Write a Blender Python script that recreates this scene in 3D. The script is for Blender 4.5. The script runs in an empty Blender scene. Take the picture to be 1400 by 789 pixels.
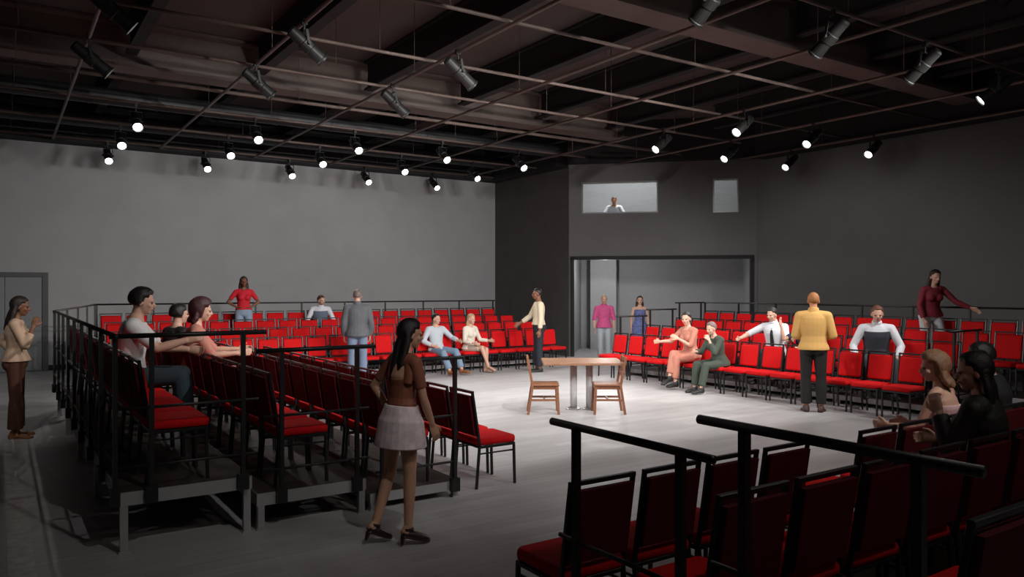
import bpy, bmesh, math, random
from mathutils import Vector, Matrix, noise
random.seed(7)
C = bpy.context.scene.collection
S = bpy.context.scene
V = Vector
PI = math.pi

# ------------------------------------------------------------------ camera, world, exposure
cam_d = bpy.data.cameras.new('camera'); cam = bpy.data.objects.new('camera', cam_d); C.objects.link(cam)
cam_d.sensor_width = 36.0; cam_d.lens = 36.0 * 1048 / 1400
cam_d.clip_start = 0.05; cam_d.clip_end = 200
cam.location = (0, 0, 1.9)
cam.rotation_euler = (PI / 2, 0, -math.radians(33.74))
S.camera = cam
w = bpy.data.worlds.new('world'); S.world = w; w.use_nodes = True
w.node_tree.nodes['Background'].inputs[0].default_value = (0.5, 0.55, 0.6, 1)
w.node_tree.nodes['Background'].inputs[1].default_value = 0.01
S.view_settings.view_transform = 'Standard'; S.view_settings.look = 'None'
S.view_settings.exposure = 0.0; S.view_settings.gamma = 1.0; S.view_settings.use_curve_mapping = False
S.cycles.use_denoising = True
S.cycles.max_bounces = 5; S.cycles.diffuse_bounces = 3; S.cycles.glossy_bounces = 3
S.cycles.caustics_reflective = False; S.cycles.caustics_refractive = False
S.cycles.sample_clamp_indirect = 4.0
# watts of the lamps by bank; front, front_right, corner are added fill lamps
LAMP = {'far': 190, 'far_left': 35, 'right': 290, 'near': 480, 'left': 300, 'front': 135, 'front_right': 420, 'corner': 190}
LAMP_CONE = {'far': 50, 'far_left': 46, 'right': 60, 'near': 74, 'left': 64, 'front': 52, 'front_right': 64, 'corner': 60}
LAMP_BLEND = {'far': 1, 'far_left': 1, 'right': 1, 'near': .3, 'left': .5, 'front': 1, 'front_right': 1, 'corner': 1}
LAMP_DOWN = {'far': 37, 'far_left': 37, 'right': 37, 'near': 25, 'left': 28, 'front': 37, 'front_right': 37, 'corner': 37}     # degrees below level

# ------------------------------------------------------------------ materials
def mat(name, col, rough=0.6, metal=0.0, noise_amt=0.0, nscale=8.0, bump=0.0, bscale=60.0, emit=None, spec=0.5, sheen=0.0):
    m = bpy.data.materials.new(name); m.use_nodes = True
    nt = m.node_tree; b = nt.nodes['Principled BSDF']
    b.inputs['Base Color'].default_value = (*col, 1)
    b.inputs['Roughness'].default_value = rough
    b.inputs['Metallic'].default_value = metal
    b.inputs['Specular IOR Level'].default_value = spec
    if sheen: b.inputs['Sheen Weight'].default_value = sheen
    tc = nt.nodes.new('ShaderNodeTexCoord')
    if noise_amt:
        n = nt.nodes.new('ShaderNodeTexNoise'); n.inputs['Scale'].default_value = nscale; n.inputs['Detail'].default_value = 5
        nt.links.new(tc.outputs['Object'], n.inputs['Vector'])
        r = nt.nodes.new('ShaderNodeMapRange')
        r.inputs['From Min'].default_value = .25; r.inputs['From Max'].default_value = .75
        r.inputs['To Min'].default_value = 1 - noise_amt; r.inputs['To Max'].default_value = 1 + noise_amt
        nt.links.new(n.outputs['Fac'], r.inputs['Value'])
        mx = nt.nodes.new('ShaderNodeVectorMath'); mx.operation = 'SCALE'
        mx.inputs[0].default_value = col
        nt.links.new(r.outputs['Result'], mx.inputs['Scale'])
        nt.links.new(mx.outputs['Vector'], b.inputs['Base Color'])
    if bump:
        n2 = nt.nodes.new('ShaderNodeTexNoise'); n2.inputs['Scale'].default_value = bscale; n2.inputs['Detail'].default_value = 4
        nt.links.new(tc.outputs['Object'], n2.inputs['Vector'])
        bp = nt.nodes.new('ShaderNodeBump'); bp.inputs['Strength'].default_value = bump; bp.inputs['Distance'].default_value = 0.01
        nt.links.new(n2.outputs['Fac'], bp.inputs['Height']); nt.links.new(bp.outputs['Normal'], b.inputs['Normal'])
    if emit:
        b.inputs['Emission Color'].default_value = (*emit[0], 1); b.inputs['Emission Strength'].default_value = emit[1]
    return m

def floor_mat():
    m = bpy.data.materials.new('stage floor boards'); m.use_nodes = True
    nt = m.node_tree; b = nt.nodes['Principled BSDF']; L = nt.links.new
    tc = nt.nodes.new('ShaderNodeTexCoord')
    mp = nt.nodes.new('ShaderNodeMapping'); mp.inputs['Scale'].default_value = (1, 1, 1)
    L(tc.outputs['Object'], mp.inputs['Vector'])
    br = nt.nodes.new('ShaderNodeTexBrick'); br.inputs['Scale'].default_value = 1.0
    br.inputs['Brick Width'].default_value = 1.6; br.inputs['Row Height'].default_value = 0.16
    br.inputs['Mortar Size'].default_value = 0.002; br.inputs['Mortar Smooth'].default_value = 0.3
    br.inputs['Color1'].default_value = (.405, .395, .395, 1); br.inputs['Color2'].default_value = (.475, .465, .465, 1)
    br.inputs['Mortar'].default_value = (.3, .295, .295, 1)
    L(mp.outputs['Vector'], br.inputs['Vector'])
    mp2 = nt.nodes.new('ShaderNodeMapping'); mp2.inputs['Scale'].default_value = (1.2, 14, 1)
    L(tc.outputs['Object'], mp2.inputs['Vector'])
    n = nt.nodes.new('ShaderNodeTexNoise'); n.inputs['Scale'].default_value = 1.5; n.inputs['Detail'].default_value = 6
    L(mp2.outputs['Vector'], n.inputs['Vector'])
    r = nt.nodes.new('ShaderNodeMapRange'); r.inputs['To Min'].default_value = .78; r.inputs['To Max'].default_value = 1.2
    L(n.outputs['Fac'], r.inputs['Value'])
    mx = nt.nodes.new('ShaderNodeVectorMath'); mx.operation = 'SCALE'
    L(br.outputs['Color'], mx.inputs[0]); L(r.outputs['Result'], mx.inputs['Scale'])
    L(mx.outputs['Vector'], b.inputs['Base Color'])
    b.inputs['Roughness'].default_value = .42; b.inputs['Specular IOR Level'].default_value = .35
    return m

def wood_mat(name, c1, c2, scale=6, rough=.4):
    m = bpy.data.materials.new(name); m.use_nodes = True
    nt = m.node_tree; b = nt.nodes['Principled BSDF']; L = nt.links.new
    tc = nt.nodes.new('ShaderNodeTexCoord')
    mp = nt.nodes.new('ShaderNodeMapping'); mp.inputs['Scale'].default_value = (1, 9, 9)
    L(tc.outputs['Object'], mp.inputs['Vector'])
    n = nt.nodes.new('ShaderNodeTexNoise'); n.inputs['Scale'].default_value = scale; n.inputs['Detail'].default_value = 7
    L(mp.outputs['Vector'], n.inputs['Vector'])
    cr = nt.nodes.new('ShaderNodeValToRGB'); cr.color_ramp.elements[0].color = (*c1, 1); cr.color_ramp.elements[1].color = (*c2, 1)
    cr.color_ramp.elements[0].position = .3; cr.color_ramp.elements[1].position = .7
    L(n.outputs['Fac'], cr.inputs['Fac']); L(cr.outputs['Color'], b.inputs['Base Color'])
    b.inputs['Roughness'].default_value = rough
    return m

M = {}
M['floor'] = floor_mat()
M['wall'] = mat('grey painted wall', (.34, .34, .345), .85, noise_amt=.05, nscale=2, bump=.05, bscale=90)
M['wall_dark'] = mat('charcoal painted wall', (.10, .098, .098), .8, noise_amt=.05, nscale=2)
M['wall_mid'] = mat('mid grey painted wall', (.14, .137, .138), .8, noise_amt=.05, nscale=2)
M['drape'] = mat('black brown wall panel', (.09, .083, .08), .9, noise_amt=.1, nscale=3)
M['booth'] = mat('grey booth interior paint', (.32, .32, .325), .8, noise_amt=.04)
M['ceil'] = mat('brown roof deck', (.10, .084, .077), .9, noise_amt=.12, nscale=.8)
M['black'] = mat('matt black paint', (.012, .012, .013), .75)
M['joist'] = mat('black roof joist', (.018, .018, .02), .8)
M['girder'] = mat('brown primed steel', (.14, .105, .093), .6, noise_amt=.1)
M['pipe'] = mat('brown grid pipe', (.14, .1, .085), .5, noise_amt=.1, nscale=3)
M['duct'] = mat('dark grey duct', (.03, .032, .034), .5)
M['lamp'] = mat('black lamp housing', (.01, .01, .01), .55)
M['red'] = mat('red seat fabric', (.62, .006, .008), .8, noise_amt=.12, nscale=40, bump=.25, bscale=220, spec=.2)
M['shell'] = mat('painted shade of red backrest', (.10, .004, .008), .8, noise_amt=.1, nscale=40, spec=.2)  # dark tone paints in the shade on the rear of the red backs
M['white'] = mat('white satin metal', (.72, .72, .74), .3)
M['frame'] = mat('black chair frame', (.012, .012, .013), .38)
M['rail'] = mat('black railing', (.014, .014, .014), .42)
M['alu'] = mat('aluminium riser frame', (.42, .42, .42), .4, metal=.35, noise_amt=.06)
M['deck'] = mat('dark brown riser deck', (.045, .035, .03), .6, noise_amt=.2, nscale=14)
M['doorm'] = mat('grey door leaf', (.19, .2, .205), .6)
M['doorf'] = mat('dark door frame', (.05, .05, .052), .5)
M['wood'] = wood_mat('brown stained wood', (.16, .06, .028), (.29, .12, .06))
M['woodt'] = wood_mat('brown table top wood', (.2, .1, .06), (.32, .17, .1))
M['chrome'] = mat('polished steel', (.75, .75, .76), .18, metal=.9)
M['steel'] = mat('brushed steel', (.4, .4, .4), .35, metal=.8)
M['lens'] = mat('lit lamp lens', (1, 1, 1), .3, emit=((1, .98, .96), 9))
M['bulb'] = mat('lit work lamp', (1, 1, 1), .3, emit=((1, 1, 1), 2.5))
def glass_mat():
    m = bpy.data.materials.new('booth window glass'); m.use_nodes = True
    nt = m.node_tree; nt.nodes.clear()
    o = nt.nodes.new('ShaderNodeOutputMaterial'); mix = nt.nodes.new('ShaderNodeMixShader')
    t = nt.nodes.new('ShaderNodeBsdfTransparent'); g = nt.nodes.new('ShaderNodeBsdfGlossy'); g.inputs['Roughness'].default_value = .02
    mix.inputs[0].default_value = .06
    t.inputs[0].default_value = (.93, .95, .95, 1)
    nt.links.new(t.outputs[0], mix.inputs[1]); nt.links.new(g.outputs[0], mix.inputs[2]); nt.links.new(mix.outputs[0], o.inputs[0])
    return m
M['glass'] = glass_mat()

# ------------------------------------------------------------------ mesh helpers
class G:
    """collects shapes that become ONE mesh"""
    def __init__(s): s.v = []; s.f = []
    def add(s, vs, fs):
        n = len(s.v); s.v += [V(p) for p in vs]; s.f += [tuple(i + n for i in f) for f in fs]; return s
    def box(s, x0, x1, y0, y1, z0, z1):
        return s.add([(x, y, z) for x in (x0, x1) for y in (y0, y1) for z in (z0, z1)],
                     [(0, 1, 3, 2), (4, 6, 7, 5), (0, 4, 5, 1), (2, 3, 7, 6), (0, 2, 6, 4), (1, 5, 7, 3)])
    def bar(s, p, q, w, h=None, up=(0, 0, 1)):
        """square bar from p to q"""
        p, q = V(p), V(q); d = (q - p).normalized(); h = h or w; up = V(up)
        if abs(d.dot(up)) > .98: up = V((0, 1, 0))
        r = d.cross(up).normalized(); u = r.cross(d)
        vs = [e + r * a * w / 2 + u * b * h / 2 for e in (p, q) for a, b in ((-1, -1), (1, -1), (1, 1), (-1, 1))]
        return s.add(vs, [(0, 3, 2, 1), (4, 5, 6, 7), (0, 1, 5, 4), (1, 2, 6, 5), (2, 3, 7, 6), (3, 0, 4, 7)])
    def rings(s, rs, cap=True):
        n = len(rs[0]); vs = [p for r in rs for p in r]; fs = []
        for i in range(len(rs) - 1):
            for j in range(n):
                k = (j + 1) % n
                fs.append((i * n + j, i * n + k, (i + 1) * n + k, (i + 1) * n + j))
        if cap: fs.append(tuple(range(n))[::-1]); fs.append(tuple((len(rs) - 1) * n + j for j in range(n)))
        return s.add(vs, fs)
    def tube(s, pts, rad, n=10, flat=1.0, fdir=None):
        """round tube through pts; rad one figure or one for each point; flat squeezes it along fdir"""
        pts = [V(p) for p in pts]; rad = rad if isinstance(rad, (list, tuple)) else [rad] * len(pts)
        rs = []; prev = None
        for i, p in enumerate(pts):
            d = (pts[min(i + 1, len(pts) - 1)] - pts[max(i - 1, 0)]).normalized()
            up = V(fdir) if fdir is not None else (prev if prev is not None else V((0, 0, 1)))
            if abs(d.dot(up)) > .97: up = V((0, 1, 0)) if abs(d.y) < .9 else V((1, 0, 0))
            r = d.cross(up).normalized(); u = r.cross(d); prev = u
            rs.append([p + r * math.cos(2 * PI * j / n) * rad[i] + u * math.sin(2 * PI * j / n) * rad[i] * flat for j in range(n)])
        return s.rings(rs)
    def ball(s, c, r, R=None, n=14, m=9):
        c = V(c); r = (r, r, r) if not isinstance(r, (list, tuple)) else r; R = R or Matrix.Identity(3)
        vs = [c + R @ V((0, 0, -r[2]))]; fs = []
        for i in range(1, m):
            a = PI * i / m
            for j in range(n):
                b = 2 * PI * j / n
                vs.append(c + R @ V((r[0] * math.sin(a) * math.cos(b), r[1] * math.sin(a) * math.sin(b), -r[2] * math.cos(a))))
        vs.append(c + R @ V((0, 0, r[2])))
        for j in range(n):
            k = (j + 1) % n
            fs.append((0, 1 + k, 1 + j))
            for i in range(m - 2): fs.append((1 + i * n + j, 1 + i * n + k, 1 + (i + 1) * n + k, 1 + (i + 1) * n + j))
            fs.append((1 + (m - 2) * n + j, 1 + (m - 2) * n + k, len(vs) - 1))
        return s.add(vs, fs)
    def pill(s, p, q, r0, r1, n=12):
        s.tube([p, q], [r0, r1], n); s.ball(p, r0, None, n, 7); s.ball(q, r1, None, n, 7); return s
    def mesh(s, name, m, smooth=False, bev=0, seg=2):
        me = bpy.data.meshes.new(name); me.from_pydata([tuple(p) for p in s.v], [], s.f)
        if bev:
            bm = bmesh.new(); bm.from_mesh(me)
            bmesh.ops.bevel(bm, geom=bm.edges[:], offset=bev, segments=seg, profile=.6, affect='EDGES', clamp_overlap=True)
            bm.to_mesh(me); bm.free()
        me.materials.append(m)
        if smooth: me.polygons.foreach_set('use_smooth', [True] * len(me.polygons))
        me.update(); return me
    def obj(s, name, m, parent=None, smooth=False, bev=0, seg=2, loc=None):
        o = bpy.data.objects.new(name, s.mesh(name, m, smooth, bev, seg)); C.objects.link(o)
        if parent is not None: o.parent = parent
        if loc is not None: o.location = loc
        return o
    def voxel(s, name, m, vs, parent=None, it=3, fac=.5):
        """one continuous skin round all the shapes"""
        me = s.mesh(name, m); o = bpy.data.objects.new(name, me); C.objects.link(o)
        a = o.modifiers.new('r', 'REMESH'); a.mode = 'VOXEL'; a.voxel_size = vs; a.use_smooth_shade = True
        b = o.modifiers.new('s', 'SMOOTH'); b.iterations = it; b.factor = fac
        dg = bpy.context.evaluated_depsgraph_get()
        n = bpy.data.meshes.new_from_object(o.evaluated_get(dg)); n.name = name
        o.modifiers.clear(); o.data = n; bpy.data.meshes.remove(me)
        n.materials.clear(); n.materials.append(m)
        if parent is not None: o.parent = parent
        return o
def tag(o, label, cat, group=None):
    o['label'] = label; o['category'] = cat
    if group: o['group'] = group
    return o
def thing(name, label, cat, loc=(0, 0, 0), rz=0, group=None):
    o = bpy.data.objects.new(name, None); C.objects.link(o); o.empty_display_size = .1
    o.location = loc; o.rotation_euler = (0, 0, rz); return tag(o, label, cat, group)
def struct(o): o['kind'] = 'structure'; return o
def dup(root, loc, rz, label, group=None):
    r = root.copy(); C.objects.link(r); r.location = loc; r.rotation_euler = (0, 0, rz); r['label'] = label
    if group: r['group'] = group
    for ch in list(root.children):
        c = ch.copy(); C.objects.link(c); c.parent = r
        for g in list(ch.children):
            d = g.copy(); C.objects.link(d); d.parent = c
    return r
ORD = ['first', 'second', 'third', 'fourth', 'fifth', 'sixth', 'seventh', 'eighth', 'ninth', 'tenth', 'eleventh', 'twelfth',
       'thirteenth', 'fourteenth', 'fifteenth', 'sixteenth', 'seventeenth', 'eighteenth', 'nineteenth', 'twentieth']

# ------------------------------------------------------------------ room shell
ZC = 6.45
XL, XR, YN, YF = -1.6, 16.8, -1.6, 20.8
P1 = V((13.24, 16.95)); DS = V((.70711, -.70711)); DN = V((.70711, .70711)); SL = 5.035
g = G(); g.box(XL - .2, 21, YN - .2, 21, -.2, 0); struct(g.obj('floor', M['floor']))
g = G(); g.box(XL - .2, 21, YN - .2, 21, ZC, ZC + .2); struct(g.obj('ceiling', M['ceil']))
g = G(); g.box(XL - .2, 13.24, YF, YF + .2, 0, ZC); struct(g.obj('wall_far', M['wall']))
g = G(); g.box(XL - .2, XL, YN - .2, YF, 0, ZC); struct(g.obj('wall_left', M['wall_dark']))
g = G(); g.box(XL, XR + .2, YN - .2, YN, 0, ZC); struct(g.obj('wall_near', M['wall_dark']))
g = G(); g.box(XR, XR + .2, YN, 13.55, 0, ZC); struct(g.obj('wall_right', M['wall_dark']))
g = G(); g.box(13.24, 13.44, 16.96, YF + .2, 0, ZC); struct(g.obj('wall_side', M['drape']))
def chamfer(s, t, z): p = P1 + DS * s + DN * t; return (p.x, p.y, z)
def cbox(g, s0, s1, t0, t1, z0, z1):
    return g.add([chamfer(s, t, z) for s in (s0, s1) for t in (t0, t1) for z in (z0, z1)],
                 [(0, 1, 3, 2), (4, 6, 7, 5), (0, 4, 5, 1), (2, 3, 7, 6), (0, 2, 6, 4), (1, 5, 7, 3)])
W1 = (.35, 2.45, 3.98, 4.86); W2 = (3.90, 4.57, 3.95, 4.86); OP = (.09, 4.86, 0, 2.70)
g = G(); T = .2
cbox(g, 0, OP[0], 0, T, 0, 2.7); cbox(g, OP[1], SL, 0, T, 0, 2.7)
cbox(g, 0, SL, 0, T, 2.7, 3.95)
cbox(g, 0, W1[0], 0, T, 3.95, 4.86); cbox(g, W1[0], W1[1], 0, T, 3.95, 3.98); cbox(g, W1[1], W2[0], 0, T, 3.95, 4.86); cbox(g, W2[1], SL, 0, T, 3.95, 4.86)
cbox(g, 0, SL, 0, T, 4.86, ZC)
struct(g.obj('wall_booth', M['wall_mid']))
# room under the booth and the control booth over it: back, sides and the slab between them
g = G(); cbox(g, -.1, SL + .1, 3.2, 3.35, 0, ZC); struct(g.obj('wall_vestibule_back', M['booth']))
g = G(); cbox(g, 5.0, 5.15, T, 3.2, 0, ZC); struct(g.obj('wall_vestibule_right', M['booth']))
g = G(); cbox(g, -.1, .0, T, 3.2, 0, ZC); struct(g.obj('wall_vestibule_left', M['booth']))
g = G(); cbox(g, 0, 5.0, T, 3.2, 2.95, 3.15); struct(g.obj('ceiling_vestibule', M['booth']))
g = G(); cbox(g, .35, 1.15, 2.6, 3.2, 0, 2.95); struct(g.obj('wall_vestibule_pier', M['booth']))
# a lighter painted dado panel on the right wall and its edge
g = G(); g.box(XR - .03, XR, 3.0, 13.33, 0, 2.62); o = g.obj('trim_1', M['wall_dark']); struct(o)
g = G()
for s in (OP[0] - .05, OP[1]): cbox(g, s, s + .1, -.03, .0, 0, 2.75)
cbox(g, OP[0] - .05, OP[1] + .1, -.03, 0, 2.7, 2.8); struct(g.obj('trim_2', M['black']))
for n, (s0, s1, z0, z1) in enumerate((W1, W2), 1):
    fr = G()
    cbox(fr, s0, s1, .02, .14, z0, z0 + .04); cbox(fr, s0, s1, .02, .14, z1 - .04, z1)
    cbox(fr, s0, s0 + .04, .02, .14, z0, z1); cbox(fr, s1 - .04, s1, .02, .14, z0, z1)
    o = struct(fr.obj('window_%d' % n, M['steel']))
    p = G(); cbox(p, s0 + .04, s1 - .04, .07, .08, z0 + .04, z1 - .04); p.obj('pane', M['glass'], o)
# baseboards
g = G(); g.box(XL, 13.24, YF - .02, YF, 0, .12); struct(g.obj('baseboard_far', M['black']))
g = G(); g.box(XR - .05, XR - .03, YN, 13.2, 0, .12); struct(g.obj('baseboard_right', M['black']))
# black soffit at the top of the walls
g = G(); g.box(XL, 13.24, YF - .5, YF, 5.28, ZC); g.box(12.8, 13.24, 17.0, YF - .5, 5.28, ZC); struct(g.obj('trim_3', M['black']))
g = G(); cbox(g, .0, SL, -.35, 0, 5.36, ZC); struct(g.obj('trim_4', M['black']))
g = G(); g.box(XR - .45, XR - .03, YN, 13.1, 5.3, ZC); struct(g.obj('trim_5', M['black']))
# narrow inlaid strip in the aisle floor
g = G(); g.box(.04, .2, 1.5, 11.3, 0, .004); struct(g.obj('trim_6', mat('worn grey floor strip', (.45, .45, .43), .35, noise_amt=.3, nscale=12)))
# double door in the far wall
dr = struct(bpy.data.objects.new('door_1', None)); C.objects.link(dr); dr.location = (.07, YF - .02, 0)
g = G(); g.box(-.82, -.7, -.06, .02, 0, 2.27); g.box(.74, .86, -.06, .02, 0, 2.27); g.box(-.7, .74, -.06, .02, 2.16, 2.27); g.obj('door_frame', M['doorf'], dr, bev=.006)
for a, b in ((-.7, .02), (.02, .74)):
    g = G(); g.box(a + .004, b - .004, -.035, .01, .01, 2.16); lf = g.obj('door_leaf', M['doorm'], dr, bev=.005)
    x = b - .1 if a < -.5 else a + .1
    h = G(); h.tube([(x - .05, -.09, 1.02), (x + .05, -.09, 1.02)], .011); h.bar((x, -.035, 1.02), (x, -.09, 1.02), .02); h.obj('door_handle', M['steel'], lf)

# ------------------------------------------------------------------ roof steel, grid and ducts
def joist(x, y0, y1):
    g = G(); g.box(x - .09, x + .09, y0, y1, 5.86, 5.9); g.box(x - .015, x + .015, y0, y1, 5.9, ZC - .05); g.box(x - .09, x + .09, y0, y1, ZC - .05, ZC - .01)
    g.box(x + .02, x + .09, y0, y1, 5.9, ZC - .05)
    o = g.obj('roof_joist', M['joist']); return o
girds = [(7.55, 8.05), (14.4, 14.9)]
jn = 0
for i in range(9):
    x = -.3 + 2.15 * i
    for (a, b, wh) in ((YN, 7.55, 'over the near bank'), (8.05, 14.4, 'over the stage'), (14.9, YF - .5, 'over the far bank')):
        if x > 12.7 and a > 14: continue
        if x > 14.3 and a > 5: b = min(b, 13.0)
        o = joist(x, a, b)
        tag(o, 'black deep roof joist %s, %s of its set from the left wall' % (wh, ORD[i]), 'joist', 'black roof joists ' + wh)
for (a, b), wh, x1 in ((girds[0], 'crossing above the stage nearest the camera', XR - .45), (girds[1], 'crossing above the front of the far seating bank', 13.2)):
    g = G(); g.box(XL, x1, a, b, 5.66, 5.72); g.box(XL, x1, (a + b) / 2 - .02, (a + b) / 2 + .02, 5.72, ZC - .06); g.box(XL, x1, a, b, ZC - .06, ZC - .01)
    tag(g.obj('roof_girder', M['girder']), 'wide brown steel girder ' + wh, 'girder')
ZP = 5.3
for i, x in enumerate([-1.2, 1.0, 3.23, 5.48, 7.5, 9.6, 11.82, 13.97, 16.17]):
    y1 = YF - .6 if x < 13 else (15.6 if x < 14 else 13.6)
    g = G(); g.tube([(x, YN, ZP), (x, y1, ZP)], .027, 10)
    for y in (2.2, 6.6, 11.0, 15.0):
        if y < y1: g.tube([(x, y, ZP), (x, y, ZC - .012)], .005, 6)
    tag(g.obj('grid_pipe', M['pipe'], smooth=True), 'brown lighting pipe running away from the camera, %s from the left wall' % ORD[i], 'pipe', 'lighting pipes running lengthwise')
for i, y in enumerate([3.53, 5.68, 8.25, 10.35, 12.1, 14.0, 15.72, 17.92, 20.22]):
    x1 = XR - .5 if y < 12 else (12.8 if y > 15 else 14.6)
    g = G(); g.tube([(XL, y, ZP + .055), (x1, y, ZP + .055)], .032 if y == 14.0 else .025, 10)
    for x in (.2, 4.6, 8.9, 12.4):
        g.tube([(x, y, ZP + .05), (x, y, ZC - .012)], .005, 6)
    tag(g.obj('cross_pipe', M['pipe'], smooth=True), 'brown lighting pipe running across the room, %s from the near wall' % ORD[i], 'pipe', 'lighting pipes running across')
for i, (y, x0, x1) in enumerate([(16.7, -1.5, 12.6), (19.2, -1.5, 12.6)]):
    g = G(); g.tube([(x0, y, 5.62), (x1, y, 5.62)], .16, 14)
    k = x0 + .5
    while k < x1: g.tube([(k, y, 5.62), (k + .03, y, 5.62)], .172, 14); k += 1.2
    tag(g.obj('air_duct', M['duct'], smooth=False), 'dark grey round air duct crossing the ceiling, %s from the camera' % ORD[i], 'duct')

# ------------------------------------------------------------------ stage lamps
def make_lamp(name='stage_lamp'):
    """origin at the pipe; hangs below it and points along local +Y, 37 degrees down"""
    t = thing(name, 'x', 'stage light')
    g = G(); g.box(-.025, .025, -.035, .035, -.035, .04); g.bar((0, 0, -.03), (0, 0, -.12), .02); g.obj('clamp', M['lamp'], t)
    g = G()
    for s in (-1, 1): g.bar((s * .1, 0, -.12), (s * .1, .03, -.3), .008, .035)
    g.bar((-.104, 0, -.12), (.104, 0, -.12), .03, .008); yo = g.obj('yoke', M['lamp'], t)
    a = math.radians(37); d = V((0, math.cos(a), -math.sin(a))); c = V((0, .03, -.29))
    p = lambda k: c + d * k
    g = G(); u = V((0, math.sin(a), math.cos(a))); rs = []
    for k, rr in ((-.27, .05), (-.25, .075), (-.06, .08), (-.05, .092), (.06, .092), (.07, .08), (.24, .088), (.25, .098), (.275, .098), (.275, .09), (.24, .088)):
        rs.append([p(k) + V((math.cos(2 * PI * j / 18) * rr, 0, 0)) + u * (math.sin(2 * PI * j / 18) * rr) for j in range(18)])
    g.rings(rs)
    ho = g.obj('housing', M['lamp'], t, smooth=False)
    g = G(); g.tube([p(.235), p(.258)], .078, 20); g.obj('lens', M['lens'], ho)
    g = G()
    for s in (-1, 1): g.tube([c + V((s * .08, 0, 0)), c + V((s * .125, 0, 0))], .022, 8)
    g.obj('knob', M['lamp'], yo)
    t['tip'] = list(p(.285)); t['dir'] = list(d)
    return t
lamp0 = None; LD = {}
def lamp(x, y, z, rz, bank, label, grp):
    """x, y, z: where the lens is"""
    global lamp0
    a = math.radians(37); off = V((0, .03 + math.cos(a) * .24, -.29 - math.sin(a) * .24))
    R = Matrix.Rotation(rz, 3, 'Z'); pos = V((x, y, z)) - R @ off
    pos.z = ZP
    if lamp0 is None:
        lamp0 = make_lamp(); t = lamp0; t.location = pos; t.rotation_euler.z = rz; t['label'] = label; t['group'] = grp
        del t['tip']; del t['dir']
    else: t = dup(lamp0, pos, rz, label, grp)
    if bank not in LD:
        l = bpy.data.lights.new('lamp_beam', 'SPOT'); l.energy = LAMP[bank]; l.spot_size = math.radians(LAMP_CONE[bank]); l.spot_blend = LAMP_BLEND[bank]
        l.shadow_soft_size = .035; l.color = (1, .975, .95); LD[bank] = l
    lo = bpy.data.objects.new('lamp_beam', LD[bank]); C.objects.link(lo)
    lo.location = (0, .03 + math.cos(a) * .30, -.29 - math.sin(a) * .30); lo.rotation_euler = (PI / 2 - math.radians(LAMP_DOWN[bank]), 0, 0)
    lo.parent = t
    return t
ROWN = ['nearest the camera', 'middle', 'rearmost by the far wall']
for i, x in enumerate([2.1, 4.28, 6.4, 8.55, 10.7]):
    for j, y in enumerate([15.5, 17.7, 20.0]):
        lamp(x, y, 4.8, PI, 'far' if i > 1 else 'far_left', 'lit stage lamp above the far bank, %s column from left, %s' % (ORD[i], ['nearest of its three', 'middle of its three', 'closest to the wall'][j]), 'lamps above the far bank')
for i, x in enumerate([11.6, 13.75, 15.95]):
    for j, y in enumerate([9.7, 11.85]):
        lamp(x, y, 4.8, PI / 2, 'right', 'lit stage lamp above the right bank, %s from the stage, %s of its pair' % (ORD[i], ['nearer', 'farther'][j]), 'lamps above the right bank')
for i, x in enumerate([1.22, 3.45, 5.7]):
    for j, y in enumerate([9.6, 11.8]):
        lamp(x, y, 4.8, -PI / 2, 'left', 'black stage lamp aimed right, %s from the left wall, %s of its pair' % (ORD[i], ['nearer', 'farther'][j]), 'lamps above the left bank')
for i, x in enumerate([4.28, 6.4, 8.55, 10.7, 12.8]):
    for j, y in enumerate([3.75, 5.9]):
        lamp(x, y, 4.8, 0 if x < 12 else math.radians(38), 'near', 'black stage lamp over the near bank, %s from left, %s row' % (ORD[i], ['nearer', 'farther'][j]), 'lamps above the near bank')

for i, (x, y) in enumerate([(2.1, 1.5), (4.28, 1.5), (6.5, .5)]):  # added unseen fill lamps that brighten the people near the camera
    lamp(x, y, 4.8, 0, 'front' if x < 6 else 'front_right', 'added fill lamp above the near bank behind the camera, %s from the left wall' % ORD[i], 'added fill spots behind the camera')
lamp(-.65, 8.1, 4.8, 0, 'corner', 'added fill lamp above the aisle along the left wall, aimed at the far door', 'added fill spots above the left aisle')  # added out of view to brighten the woman at the far left

# ------------------------------------------------------------------ riser platforms
def platform(x0, x1, y0, y1, h, label, grp):
    t = thing('riser_platform', label, 'riser platform', ((x0 + x1) / 2, (y0 + y1) / 2, 0), 0, grp)
    a, b = (x1 - x0) / 2 - .004, (y1 - y0) / 2 - .004
    fh = .1 if h > .2 else .085
    g = G(); g.box(-a + .006, a - .006, -b + .006, b - .006, h - .02, h); g.obj('deck', M['deck'], t)
    g = G()
    g.box(-a, a, -b, -b + .04, h - fh, h - .003); g.box(-a, a, b - .04, b, h - fh, h - .003)
    g.box(-a, -a + .04, -b + .04, b - .04, h - fh, h - .003); g.box(a - .04, a, -b + .04, b - .04, h - fh, h - .003)
    g.obj('frame', M['alu'], t)
    for sx in (-1, 1):
        for sy in (-1, 1):
            g = G(); x = sx * (a - .035); y = sy * (b - .03)
            g.box(x - .026, x + .026, y - .026, y + .026, 0.006, h - fh + .01); lg = g.obj('leg', M['alu'], t)
            g = G(); g.box(x - .036, x + .036, y - .036, y + .036, 0, .014); g.obj('foot', M['alu'], lg)
    return t
HT = [.0, .15, .29, .44]     # floor row, then the three tiers
LXT = {1: (2.62, 3.5), 2: (1.67, 2.59), 3: (.70, 1.64)}
TN = {1: 'low', 2: 'middle', 3: 'top'}
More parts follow.
